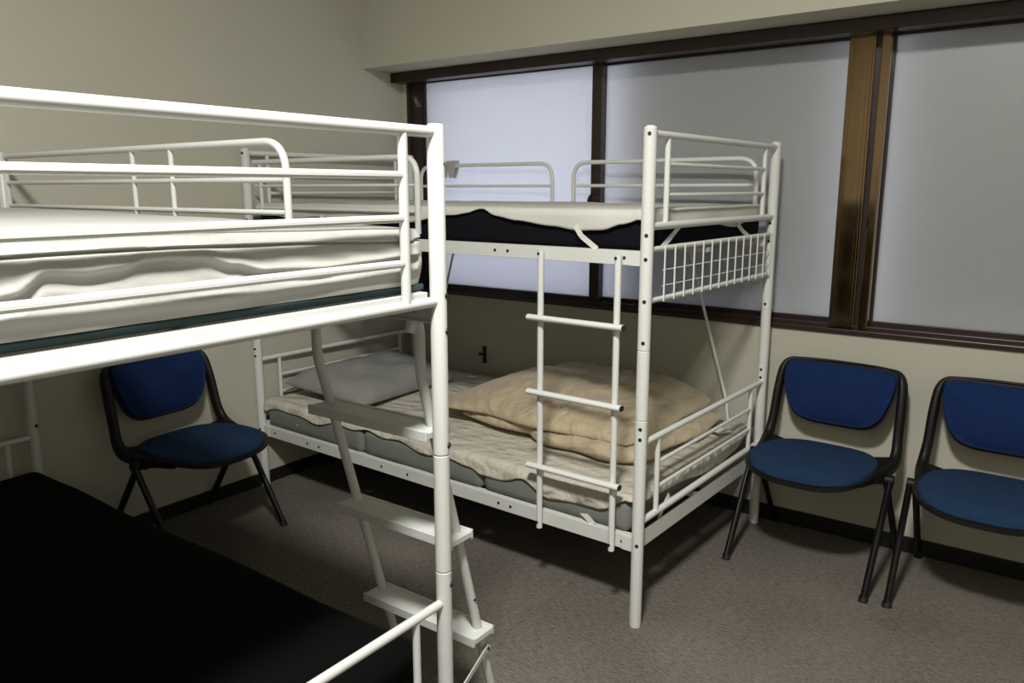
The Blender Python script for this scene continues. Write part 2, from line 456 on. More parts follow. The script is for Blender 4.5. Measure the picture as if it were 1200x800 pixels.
# ---- bed by the window
TH = -.034631; W = 1.0176; P1 = V((2.0225, -1.0931, 0))
bedA = thing('bunk_bed', 'white steel bunk bed along the window wall with black upper mattress and beige duvet below', 'bunk bed', P1, TH)
HA = 1.566; RA = .0195
seams = (.693, .912)
postsA = {}
for nme, x, y in (('fr', 0, 0), ('br', 0, W), ('fl', -2.0, 0), ('bl', -2.0, W)):
    p = post_mb(x, y, HA, RA, seams).build('post', M['steel'], bedA); postsA[nme] = p
    cap = MB().tube([(x, y, HA - .004), (x, y, HA + .003)], [RA*.9, RA*.6], 16).build('post_cap', M['steel_plain'], p)
    fs = -1 if y == 0 else 1
    for z in (1.546, 1.257, 1.187, 1.062, .937, .668, .635, .285):
        s = math.sin(.35); c = math.cos(.35)
        bolt(p, (x + (RA*s if y == 0 else 0), y - RA*c, z), (s if y == 0 else 0, -c, 0), .0046)
for x in (0, -2.0):
    end_panel(bedA, x, W, 1.547, 1.282, (1.463, 1.372), .0115, .0120, .0088, .0068, .112)
    end_panel(bedA, x, W, .614, .354, (.524, .440), .0105, .0115, .0088, .0065, .115)
# wire basket grid at the foot end
g = MB(); bx_ = .004
g.cyl((bx_, .0, 1.214), (bx_, W, 1.214), .0085, 12); g.cyl((bx_, 0, 1.060), (bx_, W, 1.060), .0085, 12)
gp = g.build('end_grid', M['steel'], bedA)
gw = MB()
ys = [.094 + (.985 - .094)*k/13 for k in range(14)]
for y in ys: gw.cyl((bx_ + .008, y, 1.052), (bx_ + .008, y, 1.221), .0028, 8)
for z in (1.148, 1.100): gw.cyl((bx_ + .003, .09, z), (bx_ + .003, .99, z), .0019, 6)
gw.build('wire_grid', M['steel'], gp)
# lower cross members beneath the bunks at the foot end
for x in (-.004, -1.996):
    MB().box(min(x, x*.985 if x > -1 else x), x + .006, .02, W - .02, .262, .318, .001).build('end_member', M['steel_plain'], bedA, smooth=0)
side_rail(bedA, -2.0, 0, 0.0, 1.166, 1.209, -1, (-.113 + .04, -.52, -.575, -1.43, -1.49, -1.9))
side_rail(bedA, -2.0, 0, 0.0, .2549, .303, -1, (-.095 + .04, -.51, -.565, -1.03, -1.18, -1.58, -1.66, -1.9))
side_rail(bedA, -2.0, 0, W, 1.166, 1.209, 1, (-.07, -.52, -1.49, -1.9))
side_rail(bedA, -2.0, 0, W, .2549, .303, 1, (-.07, -.52, -1.49, -1.9))
slats(bedA, -1.97, -.03, .006, W - .006, 1.204)
slats(bedA, -1.97, -.03, .006, W - .006, .298)
# guard rails
guard(bedA, W - .005, -1.915, -1.055, 1.508, 1.404, 1.30, .0095)
guard(bedA, W - .005, -.935, -.070, 1.508, 1.404, 1.30, .0095)
guard(bedA, .004, -1.94, -.945, 1.505, 1.404, 1.309, .0115, uprights=(-1.90,), round0=False, low=True, rm=.0062)
# braces behind
for a, b in (((-.352, W - .006, 1.168), (-.148, W - .006, .52)), ((-1.655, W - .006, 1.168), (-1.852, W - .006, .52))):
    MB().tube([a, b, (b[0] + (.03 if b[0] > -1 else -.03), W - .006, .32)], .0065, 10).build('brace', M['steel'], bedA)
# bolted ladder
ld = MB()
for x in (-.368, -.082):
    ld.cyl((x, -.024, .247), (x, -.024, 1.197), .0105, 14)
ld = ld.build('ladder', M['steel'], bedA)
for z in (.981, .731, .475):
    MB().tube([(-.402, -.046, z), (-.046, -.046, z)], .0125, 14, sx=.8, sy=1.15).build('rung', M['steel'], ld)
    MB().tube([(-.0475, -.046, z), (-.0435, -.046, z)], .0115, 14, sx=.8, sy=1.15).build('end_cap', M['cap'], ld)
for x in (-.368, -.082):
    for z in (1.187, .268): bolt(ld, (x - .003, -.034, z), (-.2, -1, 0), .0042)

# ---- bed in the foreground; local frame: origin at the far foot-end corner, +x foot, y runs back to the window
QX, QY = 2.025, -2.025; LB = 1.957; WB = 1.0
bedB = thing('bunk_bed', 'white steel bunk bed in the left foreground with sheeted upper mattress and slanted ladder', 'bunk bed', (QX, QY - WB, 0), 0)
HB = 1.515; RB = .0172
for x, y in ((0, 0), (0, WB), (-LB, 0), (-LB, WB)):
    p = post_mb(x, y, HB, RB, (.586, .848)).build('post', M['steel'], bedB)
    for z in (1.182, 1.109, .868, .555):
        if y > .5: bolt(p, (x + RB*.93, y + RB*.38, z), (.93, .38, 0), .0055)
        else: bolt(p, (x + RB*.93, y - RB*.38, z), (.93, -.38, 0), .0055)
    if y > .5 and x == 0:
        MB().cyl((x + RB*.90, y + RB*.38, 1.44), (x + RB*.96, y + RB*.41, 1.44), .0035, 10).build('bolt_hole', M['cap'], p)
for x in (0, -LB):
    end_panel(bedB, x, WB, 1.4995, 1.1705, (1.4173, 1.3377, 1.253), .0112, .0108, .0098, .0075, .092)
    end_panel(bedB, x, WB, .512, .215, (.355, .285), .0100, .0108, .0085, .0068, .090)
side_rail(bedB, -LB, 0, WB, 1.124, 1.166, 1, (-.07, -.5, -1.45, -1.88))
side_rail(bedB, -LB, 0, WB, .235, .280, 1, (-.07, -.5, -1.45, -1.88))
side_rail(bedB, -LB, 0, 0, 1.124, 1.166, -1, (-.07, -.5, -1.45, -1.88))
side_rail(bedB, -LB, 0, 0, .235, .280, -1, (-.07, -.5, -1.45, -1.88))
fr = MB()
for x in (-.022, -LB + .022): fr.box(x - .012, x + .012, .02, WB - .02, 1.166, 1.190, .002)
for y in (.022, WB - .022): fr.box(-LB + .03, -.036, y - .012, y + .012, 1.166, 1.190, .002)
fr.build('bunk_frame', M['steel_plain'], bedB, smooth=0)
slats(bedB, -LB + .04, -.04, .035, WB - .035, 1.186)
slats(bedB, -LB + .04, -.04, .006, WB - .006, .275)
gu = guard(bedB, WB + .012, .078 - QX, 1.556 - QX, 1.5006, 1.413, 1.337, .0092, uprights=(.892 - QX, 1.084 - QX), round0=False, low=True, rm=.0068)
MB().tube([(.078 - QX, WB + .012, 1.20), (.078 - QX, WB + .012, 1.5006)], .0085, 12).build('upright', M['steel'], gu)
guard(bedB, -.012, -LB + .05, -.45, 1.5006, 1.413, 1.337, .0092, low=True, rm=.0068)
# slanted ladder on the aisle side
def ladB(z): return (1.0 - z)*.2714 + WB + .037        # local y of the ladder rails at height z
lx = (1.602 - QX, 1.937 - QX)
lb = MB()
for x in lx:
    pts = rounded([(x, WB + .008, 1.095), (x, WB + .022, 1.135), (x, WB + .037, 1.10), (x, WB + .037, 1.0), (x, ladB(.93), .93)], .03, 5)
    pts = [p for p in pts]
    pts.append(V((x, ladB(.0), .0)))
    lb.tube(pts, .0118, 14)
lb = lb.build('ladder', M['steel'], bedB)
for z in (.876, .597, .310):
    yc = ladB(z)
    m = MB(); x0, x1 = 1.583 - QX, 1.968 - QX
    m.box(x0, x1, yc - .0495, yc + .0215, z - .014, z, .001)
    for ya in (yc - .055, yc + .020):
        m.box(x0, x1, ya, ya + .007, z - .020, z + .004, .0018)
    m.build('rung', M['steel'], lb, smooth=0)
for z in (.225,):
    st = MB(); A = V((lx[1] + .017, ladB(.25) - .0, .25)); B = V((2.02 - QX, WB + .010, .232))
    st.bar(A, B, .003, .015, bev=.001)
    dr = (A - B).normalized(); 
    st.cyl(A + V((-.003, 0, 0)), A + V((.004, 0, 0)), .010, 14)
    sto = st.build('stay_bar', M['steel'], bedB, smooth=0)
    bolt(sto, A + V((.004, 0, 0)), (1, 0, 0), .004)
bolt(lb, (lx[1] + .0118, ladB(.40), .40), (1, .2, 0), .003)

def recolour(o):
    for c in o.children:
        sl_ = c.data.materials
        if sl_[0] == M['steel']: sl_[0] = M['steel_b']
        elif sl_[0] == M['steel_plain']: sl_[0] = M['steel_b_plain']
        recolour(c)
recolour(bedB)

# ------------------------------------------------------------------ mattresses
def soft_box(x0, x1, y0, y1, z0, z1, r=.03, nx=48, ny=24, amp=.004, sc=4, sx=0, crown=.006):
    """mattress body with rounded edges and slightly uneven faces"""
    m = MB(); b = m.bm
    bmesh.ops.create_cube(b, size=1)
    bmesh.ops.scale(b, vec=(x1-x0, y1-y0, z1-z0), verts=b.verts)
    bmesh.ops.translate(b, vec=((x0+x1)/2, (y0+y1)/2, (z0+z1)/2), verts=b.verts)
    bmesh.ops.bevel(b, geom=list(b.edges), offset=r, segments=4, affect='EDGES', profile=.5)
    # cut into a grid so the faces can wave
    for k in range(1, nx):
        x = x0 + (x1-x0)*k/nx
        bmesh.ops.bisect_plane(b, geom=b.verts[:] + b.edges[:] + b.faces[:], plane_co=(x, 0, 0), plane_no=(1, 0, 0))
    for k in range(1, ny):
        y = y0 + (y1-y0)*k/ny
        bmesh.ops.bisect_plane(b, geom=b.verts[:] + b.edges[:] + b.faces[:], plane_co=(0, y, 0), plane_no=(0, 1, 0))
    bmesh.ops.bisect_plane(b, geom=b.verts[:] + b.edges[:] + b.faces[:], plane_co=(0, 0, (z0+z1)/2), plane_no=(0, 0, 1))
    for v in b.verts:
        h = (v.co.z - z0)/(z1 - z0)
        n = noise.noise(v.co*sc + V((sx, 0, 0)))
        u = (v.co.x-x0)/(x1-x0); w = (v.co.y-y0)/(y1-y0)
        if h > .3: v.co.z += (n*amp + crown*math.sin(PI*u)*math.sin(PI*w))*h
        if h > .15:
            if w < .02: v.co.y -= (n + .4)*amp*1.0
            if w > .98: v.co.y += (n + .4)*amp*1.0
            if u > .985: v.co.x += n*amp
    return m

# upper black mattress on the window bed
o = soft_box(-1.965, -.034, .030, W - .032, 1.206, 1.315, .022, 40, 16, .003).build('mattress', M['black_mattress'], smooth=60)
o.data.transform(Matrix.Rotation(TH, 4, 'Z')); o.data.transform(Matrix.Translation(P1)); origin(o, P1 + V((-1, .5, 1.206)))
tag(o, 'thin black mattress on the upper bunk of the bed by the window', 'mattress')

# folding grey mattress below: three padded sections
mt = thing('mattress', 'grey three-section folding mattress on the lower bunk by the window', 'mattress', P1 + Matrix.Rotation(TH, 3, 'Z') @ V((-1, .5, .3)), TH)
for (a, b_) in ((-.652, -.036), (-1.302, -.655), (-1.965, -1.305)):
    s = soft_box(a + 1, b_ + 1, -.494, .494, .001, .113, .030, 16, 12, .004, 5, a).build('section', M['grey_mattress'], mt, smooth=60)

# foreground upper mattress, dressed in a sheet
o = soft_box(-LB + .03, -.026, .035, WB - .012, 1.1925, 1.2055, .004, 4, 4, 0, crown=0).build('mattress', M['teal'], smooth=40)
o.data.transform(Matrix.Translation((QX, QY - WB, 0))); origin(o, (QX - 1, QY - .5, 1.19))
tag(o, 'thin dark teal base mattress under the sheeted one on the foreground upper bunk', 'mattress')

FOLD = [(.0, 1.262), (.20, 1.262), (.235, 1.268), (.275, 1.292), (.325, 1.287), (.365, 1.290), (.415, 1.298), (.495, 1.297), (.545, 1.283), (.605, 1.268), (.72, 1.262), (1.0, 1.275)]
def interp(tab, x):
    if x <= tab[0][0]: return tab[0][1]
    for (a, va), (b, vb) in zip(tab, tab[1:]):
        if x <= b:
            t = (x - a)/(b - a); t = t*t*(3 - 2*t); return va + (vb - va)*t
    return tab[-1][1]
def wavy_mattress(x0, x1, y0, y1, z0, z1, seed):
    """sheeted mattress: cross-section swept around the rounded-rectangle perimeter, plus a top"""
    b = bmesh.new()
    R = .035; per = []
    def corner(cx, cy, a0):
        for k in range(9):
            a = a0 + PI/2*k/8; per.append((cx + R*math.cos(a), cy + R*math.sin(a), math.cos(a), math.sin(a)))
    def edge(ax, ay, bx, by, nx, ny, n):
        for k in range(1, n): t = k/n; per.append((ax + (bx-ax)*t, ay + (by-ay)*t, nx, ny))
    corner(x1-R, y1-R, 0); edge(x1-R, y1, x0+R, y1, 0, 1, 90)
    corner(x0+R, y1-R, PI/2); edge(x0, y1-R, x0, y0+R, -1, 0, 60)
    corner(x0+R, y0+R, PI); edge(x0+R, y0, x1-R, y0, 0, -1, 90)
    corner(x1-R, y0+R, PI*1.5); edge(x1, y0+R, x1, y1-R, 1, 0, 160)
    N = len(per); H = z1 - z0; rings = []; L = 72
    dist = [0]
    for i in range(1, N): dist.append(dist[-1] + math.hypot(per[i][0]-per[i-1][0], per[i][1]-per[i-1][1]))
    for j in range(L + 1):
        t = j/L; ring = []
        for i, (x, y, nx, ny) in enumerate(per):
            s = dist[i]
            # vertical face for t<.8, then curls over the top edge
            h = t*H
            prof = math.sqrt(max(0, 1 - ((t - .45)/.62)**2))          # bulging side
            off = -.022 + .024*prof
            # top pad layer slightly proud with a hem line
            hem = .835 + .015*math.sin(s*5.1 + seed) + .008*math.sin(s*13)
            off += .004*min(1, max(0, (t - hem)*30)) - .006*math.exp(-((t - hem)/.018)**2)
            # lazy folds that swoop along the side
            if nx > .2: wl = (interp(FOLD, y) - z0)/H; k = (.75 if nx > .99 else .05)
            else: wl = .5 + .12*math.sin(s*4.3 + seed); k = .6
            d = t - wl
            off += k*(.008*math.exp(-(d/.10)**2) if d > 0 else .008*math.exp(-(d/.04)**2) - .008*math.exp(-((d + .12)/.07)**2))
            wl2 = .24 + .04*math.sin(s*5.3 + 2)
            kc = 0 if .05 < nx < .99 else .7
            off += kc*(.006*math.exp(-((t - wl2)/.07)**2) - .004*math.exp(-((t - wl2 + .14)/.07)**2))
            off += .0015*math.sin(s*46 + t*9)*math.exp(-((t - .6)/.2)**2)
            off += .004*noise.noise(V((s*9, t*3, seed)))
            ring.append(b.verts.new((x + nx*off, y + ny*off, z0 + h)))
        rings.append(ring)
    for j in range(L):
        for i in range(N):
            f = b.faces.new((rings[j][i], rings[j][(i+1) % N], rings[j+1][(i+1) % N], rings[j+1][i])); f.smooth = True
    # top: inset rings towards the centre
    cx, cy = (x0+x1)/2, (y0+y1)/2; prev = rings[-1]
    base = [v.co.copy() for v in prev]
    for k, q in enumerate((.985, .96, .92, .86, .78, .68, .56, .42, .27, .12)):
        ring = []
        for i, v in enumerate(base):
            px = cx + (v.x - cx)*q if True else 0
            # keep distance to the edges uniform by insetting absolute
            ins = (1 - q)*.5
            px = min(max(v.x, x0 + ins), x1 - ins); py = min(max(v.y, y0 + ins), y1 - ins)
            zz = z1 + .008*min(1, (1-q)*6) + .003*noise.noise(V((px*6, py*6, seed)))
            ring.append(b.verts.new((px, py, zz)))
        for i in range(N):
            try: b.faces.new((prev[i], prev[(i+1) % N], ring[(i+1) % N], ring[i]))
            except ValueError: pass
        prev = ring
    b.faces.new(prev)
    b.faces.new(list(reversed(rings[0])))
    for v in b.verts:
        h = (v.co.z - z0)/H
        if h > .4:
            q = max(0, min(1, (v.co.y - .45)/.5))*max(0, min(1, (v.co.x - x0 - .4)/1.5))
            v.co.z -= .015*q*min(1, (h - .4)*3)
    bmesh.ops.remove_doubles(b, verts=b.verts, dist=.0004)
    return b
mb = MB(); mb.bm.free(); mb.bm = wavy_mattress(-LB + .03, -.020, .035, WB - .006, 1.2065, 1.328, .7)
o = mb.build('mattress', M['sheet'], smooth=60)
o.data.transform(Matrix.Translation((QX, QY - WB, 0))); origin(o, (QX - 1, QY - .5, 1.205))
tag(o, 'thick mattress in a wrinkled off-white sheet on the foreground upper bunk', 'mattress')

# foreground lower black mattress
o = soft_box(-LB + .03, -.050, .02, WB - .012, .276, .405, .035, 40, 20, .004, crown=.006).build('mattress', M['deep_black'], smooth=60)
o.data.transform(Matrix.Translation((QX, QY - WB, 0))); origin(o, (QX - 1, QY - .5, .275))
tag(o, 'bare black mattress on the lower bunk of the foreground bed', 'mattress')

# ------------------------------------------------------------------ draped pads
def interp(tab, x):
    if x <= tab[0][0]: return tab[0][1]
    for (a, va), (b, vb) in zip(tab, tab[1:]):
        if x <= b:
            t = (x - a)/(b - a); t = t*t*(3 - 2*t); return va + (vb - va)*t
    return tab[-1][1]
def drape(x0, x1, y0, y1, z, front, foot, back, head, r=.018, wave=.004, step=.02, seed=0, crown=None, th=.006):
    """sheet over a box: front/foot/back/head give the hang length along each side"""
    b = bmesh.new(); NX = int((x1-x0)/step); NY = int((y1-y0)/step); K = 9
    def side(px, py):   # hang lengths at a boundary point
        return None
    rows = []
    # parameter grid: i from -K..NX+K, j from -K..NY+K
    def pos(i, j):
        u = min(max(i, 0), NX)/NX; v = min(max(j, 0), NY)/NY
        x = x0 + (x1-x0)*u; y = y0 + (y1-y0)*v
        dx = (-i/K if i < 0 else (i - NX)/K if i > NX else 0)
        dy = (-j/K if j < 0 else (j - NY)/K if j > NY else 0)
        hx_ = (head(y) if i < 0 else foot(y) if i > NX else 0)
        hy_ = (front(x) if j < 0 else back(x) if j > NY else 0)
        lx_ = dx*hx_; ly_ = dy*hy_
        n = noise.noise(V((x*5, y*5, seed)))
        zz = z + (crown(x, y) if crown else 0) + wave*n
        def roll(l):
            # quarter-round over the edge then straight down : returns (outward, down)
            q = PI/2*r
            if l <= q:
                a = l/r; return r*math.sin(a), r*(1 - math.cos(a))
            return r, r + (l - q)
        ox, dzx = roll(lx_); oy, dzy = roll(ly_)
        flap = .5 + .5*math.sin((x + y)*16 + seed) 
        if lx_ > 0 and ly_ > 0:
            l = max(lx_, ly_); o_, dz_ = roll(l)
            m = math.hypot(lx_, ly_) + 1e-9
            ox, oy = o_*lx_/m*1.0, o_*ly_/m*1.0
            dz = dz_
            ox += .004; oy += .004
        else: dz = max(dzx, dzy)
        sx_ = -1 if i < 0 else 1; sy_ = -1 if j < 0 else 1
        fl = .006*flap*min(1, dz/.04)
        return V((x + sx_*(ox + (fl if dx else 0)), y + sy_*(oy + (fl if dy else 0)), zz - dz))
    vs = {}
    for i in range(-K, NX + K + 1):
        for j in range(-K, NY + K + 1):
            vs[i, j] = b.verts.new(pos(i, j))
    for i in range(-K, NX + K):
        for j in range(-K, NY + K):
            b.faces.new((vs[i, j], vs[i+1, j], vs[i+1, j+1], vs[i, j+1]))
    bmesh.ops.recalc_face_normals(b, faces=b.faces)
    return b
def place_drape(name, b, m, parent=None, th=.006):
    mb = MB(); mb.bm.free(); mb.bm = b
    o = mb.build(name, m, parent, smooth=80)
    s = o.modifiers.new('thick', 'SOLIDIFY'); s.thickness = th; s.offset = 1
    return o
def strap(pts, w, m, parent, up):
    mb = MB(); pts = [V(p) for p in pts]; u = V(up)
    for a, c in zip(pts, pts[1:]): mb.bar(a, c, .002, w, up=u)
    return mb.build('strap', m, parent, smooth=0)

FH = [(-2, .03), (-1.7, .07), (-1.517, .058), (-1.257, .078), (-1.04, .070), (-.787, .036), (-.723, .028), (-.66, .012), (-.584, .036), (-.497, .047), (-.358, .062), (-.253, .073), (-.166, .070), (-.092, .050), (-.023, .033)]
FF = [(0, .045), (.21, .060), (.47, .062), (.695, .080), (.815, .060), (1.0, .05)]
pa = thing('mattress_pad', 'thin white pad draped over the black mattress of the upper bunk', 'mattress pad', P1 + V((-1, .53, 1.322)), TH)
PO = V((1, -.5, -1.322))
def shift(b, o): bmesh.ops.translate(b, verts=b.verts, vec=o); return b
def local(o): return V((o[0], o[1], o[2]))
b = drape(-1.955, -.044, .040, W - .042, 1.326, lambda x: interp(FH, x), lambda y: interp(FF, y), lambda x: .05, lambda y: .05, seed=3, wave=.004)
OFFA = V((1, -.5, -1.322))
pa.location = P1 + Matrix.Rotation(TH, 3, 'Z') @ V((-1, .5, 1.322))
place_drape('pad_sheet', shift(b, OFFA), M['pad'], pa, .005)
for pts in (
    [(-.262, .012, 1.278), (-.235, .008, 1.246), (-.175, .005, 1.208)],
    [(-1.50, .012, 1.285), (-1.53, .008, 1.25), (-1.60, .005, 1.212)]):
    strap([V(p) + OFFA for p in pts], .017, M['elastic'], pa, (1, 0, .35))
for pts in (
    [(-.012, .235, 1.275), (-.012, .18, 1.245), (-.010, .10, 1.207)],
    [(-.012, .70, 1.265), (-.012, .76, 1.235), (-.010, .83, 1.207)]):
    strap([V(p) + OFFA for p in pts], .017, M['elastic'], pa, (0, 1, .3))

# lower quilted pad
LT = [(-1.965, .060), (-1.928, .050), (-1.767, .038), (-1.634, .055), (-1.426, .034), (-1.203, .030), (-.915, .050), (-.782, .040), (-.706, .055), (-.657, .080), (-.537, .064), (-.46, .050), (-.35, .080), (-.245, .083), (-.145, .070), (-.035, .028)]
LF = [(0, .01), (.133, .022), (.289, .030), (.656, .068), (.801, .04), (.95, .01)]
pb = thing('mattress_pad', 'cream quilted pad with wavy hem over the grey mattress of the lower bunk', 'mattress pad', P1 + Matrix.Rotation(TH, 3, 'Z') @ V((-1, .5, .42)), TH)
OFB = V((1, -.5, -.42))
b = drape(-1.952, -.048, .028, W - .030, .424, lambda x: interp(LT, x) + .006*math.sin(x*31), lambda y: interp(LF, y) + .02, lambda x: .03, lambda y: .03, r=.022, seed=8, wave=.007, step=.016)
place_drape('pad_sheet', shift(b, OFB), M['quilt'], pb, .006)
strap([V(p) + OFB for p in [(-1.70, .008, .372), (-1.745, .006, .352)]], .02, M['elastic'], pb, (1, 0, .3))
strap([V(p) + OFB for p in [(-.235, .010, .345), (-.20, .005, .325), (-.165, .002, .303)]], .02, M['elastic'], pb, (1, 0, .35))
strap([V(p) + OFB for p in [(-.012, .235, .372), (-.012, .19, .34), (-.010, .155, .30)]], .02, M['elastic'], pb, (0, 1, .3))
tg = MB().bar(V((-.100, .80, .449)) + OFB, V((-.045, .775, .449)) + OFB, .060, .002).build('care_tag', M['tag'], pb, smooth=0)
tg['label'] = 'white cloth care tag'
MB().bar(V((-1.50, .90, .437)) + OFB, V((-1.45, .90, .437)) + OFB, .04, .002).build('care_tag', M['tag'], pb, smooth=0)

# ------------------------------------------------------------------ pillow & duvet
def pillow_mesh(L, Wd, H, seed, nx=44, ny=32, pinch=.12, pw=3.2):
    b = bmesh.new()
    top = {}; bot = {}
    for i in range(nx + 1):
        for j in range(ny + 1):
            u = -1 + 2*i/nx; v = -1 + 2*j/ny
            # concentrate samples near the seam
            u = math.sin(u*PI/2); v = math.sin(v*PI/2)
            pu = 1 - pinch*(1 - abs(v)**2)*0 - pinch*.35*(1 - v*v)
            pv = 1 - pinch*.35*(1 - u*u)
            x = L/2*u*pu; y = Wd/2*v*pv
            h = (max(0, 1 - abs(u)**pw)*max(0, 1 - abs(v)**pw))**.5
            n = noise.noise(V((x*6, y*6, seed)))*.30 + noise.noise(V((x*18, y*12, seed)))*.06*(1.3 - h)
            e = (i in (0, nx) or j in (0, ny))
            t = b.verts.new((x, y, H*.72*h*(1 + n) + (0 if e else .004)))
            top[i, j] = t
            bot[i, j] = t if e else b.verts.new((x, y, -H*.28*h))
    for i in range(nx):
        for j in range(ny):
            b.faces.new((top[i, j], top[i+1, j], top[i+1, j+1], top[i, j+1]))
            f = (bot[i, j], bot[i, j+1], bot[i+1, j+1], bot[i+1, j])
            if len(set(f)) == 4:
                try: b.faces.new(f)
                except ValueError: pass
    return b
RA_ = Matrix.Rotation(TH, 3, 'Z')
mb = MB(); mb.bm.free(); mb.bm = pillow_mesh(.50, .68, .125, 2)
pl = mb.build('pillow', M['pillow'], smooth=80)
pl.location = P1 + RA_ @ V((-1.70, .44, .477)); pl.rotation_euler = (0, math.radians(4), TH + math.radians(3))
tag(pl, 'grey pillow at the head of the lower bunk by the left wall', 'pillow')

def duvet():
    b = bmesh.new()
    def slab(outline_f, z0, zt_f, seed, nu=150, nv=80, fold=True, rim=.5, pamp=.003):
        # outline_f(u,v) maps [-1,1]^2 to x,y ; rounded rims
        T = {}; Bt = {}
        for i in range(nu + 1):
            for j in range(nv + 1):
                u = math.sin((-1 + 2*i/nu)*PI/2); v = math.sin((-1 + 2*j/nv)*PI/2)
                x, y = outline_f(u, v)
                h = (max(0, 1 - abs(u)**5)*max(0, 1 - abs(v)**5))**.45
                zt = zt_f(x, y)
                n = noise.noise(V((x*6, y*6, seed)))*.012 + noise.noise(V((x*15 + y*6, y*5, seed + 4)))*.007
                edge = (i in (0, nu) or j in (0, nv))
                zm = z0 + (zt - z0)*rim
                # pucker at the rims
                pk = pamp*math.sin(x*75 + y*22 + 3*math.sin(y*20 + x*6))*min(1, 2.2*(1 - h))*(0 if edge else 1)
                rdg = noise.noise(V((x*9 - y*5, y*8 + x*3, seed + 9))); n += .010*(1 - min(1, abs(rdg)*5))*(1 if rim < .4 or pamp < .004 else .4)
                T[i, j] = b.verts.new((x, y, zm + (zt - zm)*h + n*h + pk))
                Bt[i, j] = T[i, j] if edge else b.verts.new((x, y, zm - (zm - z0)*h))
        for i in range(nu):
            for j in range(nv):
                b.faces.new((T[i, j], T[i+1, j], T[i+1, j+1], T[i, j+1]))
                f = (Bt[i, j], Bt[i, j+1], Bt[i+1, j+1], Bt[i+1, j])
                if len(set(f)) == 4:
                    try: b.faces.new(f)
                    except ValueError: pass
    def quadmap(c00, c10, c11, c01, bulge=.02, sd=0):
        def f(u, v):
            s = (u+1)/2; t = (v+1)/2
            x = (c00[0]*(1-s) + c10[0]*s)*(1-t) + (c01[0]*(1-s) + c11[0]*s)*t
            y = (c00[1]*(1-s) + c10[1]*s)*(1-t) + (c01[1]*(1-s) + c11[1]*s)*t
            # waviness of the outline + rounded corners
            x += bulge*u*(1 - v*v) + .010*math.sin(v*5 + sd)*abs(u)
            y += bulge*v*(1 - u*u) + .012*math.sin(u*6 + sd)*abs(v)
            k = (u*v)**2
            x -= .012*u*k*abs(u*v); y -= .012*v*k*abs(u*v)
            return x, y
        return f
    # lower folded layer
    slab(quadmap((-1.02, .275), (-.125, .255), (-.100, .945), (-1.04, .92), .010, 1), .430,
         lambda x, y: .500 + .012*math.sin(x*7), 1, rim=.45)
    # front tucked roll seen near the ladder
    slab(quadmap((-.62, .235), (-.125, .215), (-.14, .42), (-.62, .42), .01, 2), .428,
         lambda x, y: .492, 5, 110, 30, rim=.5, pamp=.006)
    # upper layer, thick and domed
    slab(quadmap((-1.15, .265), (-.165, .235), (-.185, .985), (-1.12, .93), .012, 4), .472,
         lambda x, y: .575 + .038*math.exp(-((x + .75)/.30)**2)*math.exp(-((y - .70)/.3)**2) - .055*max(0, (-x - .85)/.28)
                      + .028*math.exp(-((x + .42)/.18)**2)*math.exp(-((y - .85)/.2)**2) - .02*math.exp(-((y - .25)/.12)**2), 9, rim=.36)
    return b
mb = MB(); mb.bm.free(); mb.bm = duvet()
bmesh.ops.translate(mb.bm, verts=mb.bm.verts, vec=(.6, -.6, -.43))
dv = mb.build('duvet', M['duvet'], smooth=85)
dv.location = P1 + RA_ @ V((-.6, .6, .43 + .006)); dv.rotation_euler = (0, 0, TH)
tag(dv, 'beige duvet folded in layers on the lower bunk beside the window', 'duvet')

# grey clamp on the rear guard rail
cl = thing('clip', 'grey plastic spring clip gripping the rear guard rail in front of the window', 'clip', P1 + RA_ @ V((-1.685, W - .005, 1.508)), TH)
m = MB()
for s in (-1, 1):
    vs = []
    prof = [(-.030, .022), (.030, .026), (.030, .004), (.024, -.022), (.014, -.050), (.004, -.064), (-.008, -.062), (-.016, -.040), (-.022, -.015), (-.030, .002)]
    y0 = .012*s
    A = [m.bm.verts.new((x, y0, z)) for x, z in prof]; B = [m.bm.verts.new((x, y0 + .007*s, z)) for x, z in prof]
    m.bm.faces.new(A); m.bm.faces.new(list(reversed(B)))
    for k in range(len(prof)): m.bm.faces.new((A[k], A[(k+1) % len(prof)], B[(k+1) % len(prof)], B[k]))
m.box(-.030, .030, -.012, .012, .012, .020, .002)
m.build('jaw', M['clip'], cl, smooth=0)
MB().tube([(-.055, 0, 0), (-.035, 0, 0), (.028, 0, 0)], [.010, .0135, .0135], 14).build('spring_barrel', M['clip'], cl)
MB().box(-.058, -.042, -.008, .008, -.060, -.006, .003).build('hanging_tab', M['clip'], cl)

# ------------------------------------------------------------------ chairs
def superell(a, bb, n, k, N, y0=0):
    out = []
    for i in range(N):
        t = 2*PI*i/N; c = math.cos(t); s = math.sin(t)
        out.append((a*math.copysign(abs(c)**(2/n), c), bb*math.copysign(abs(s)**(2/n), s)))
    return out

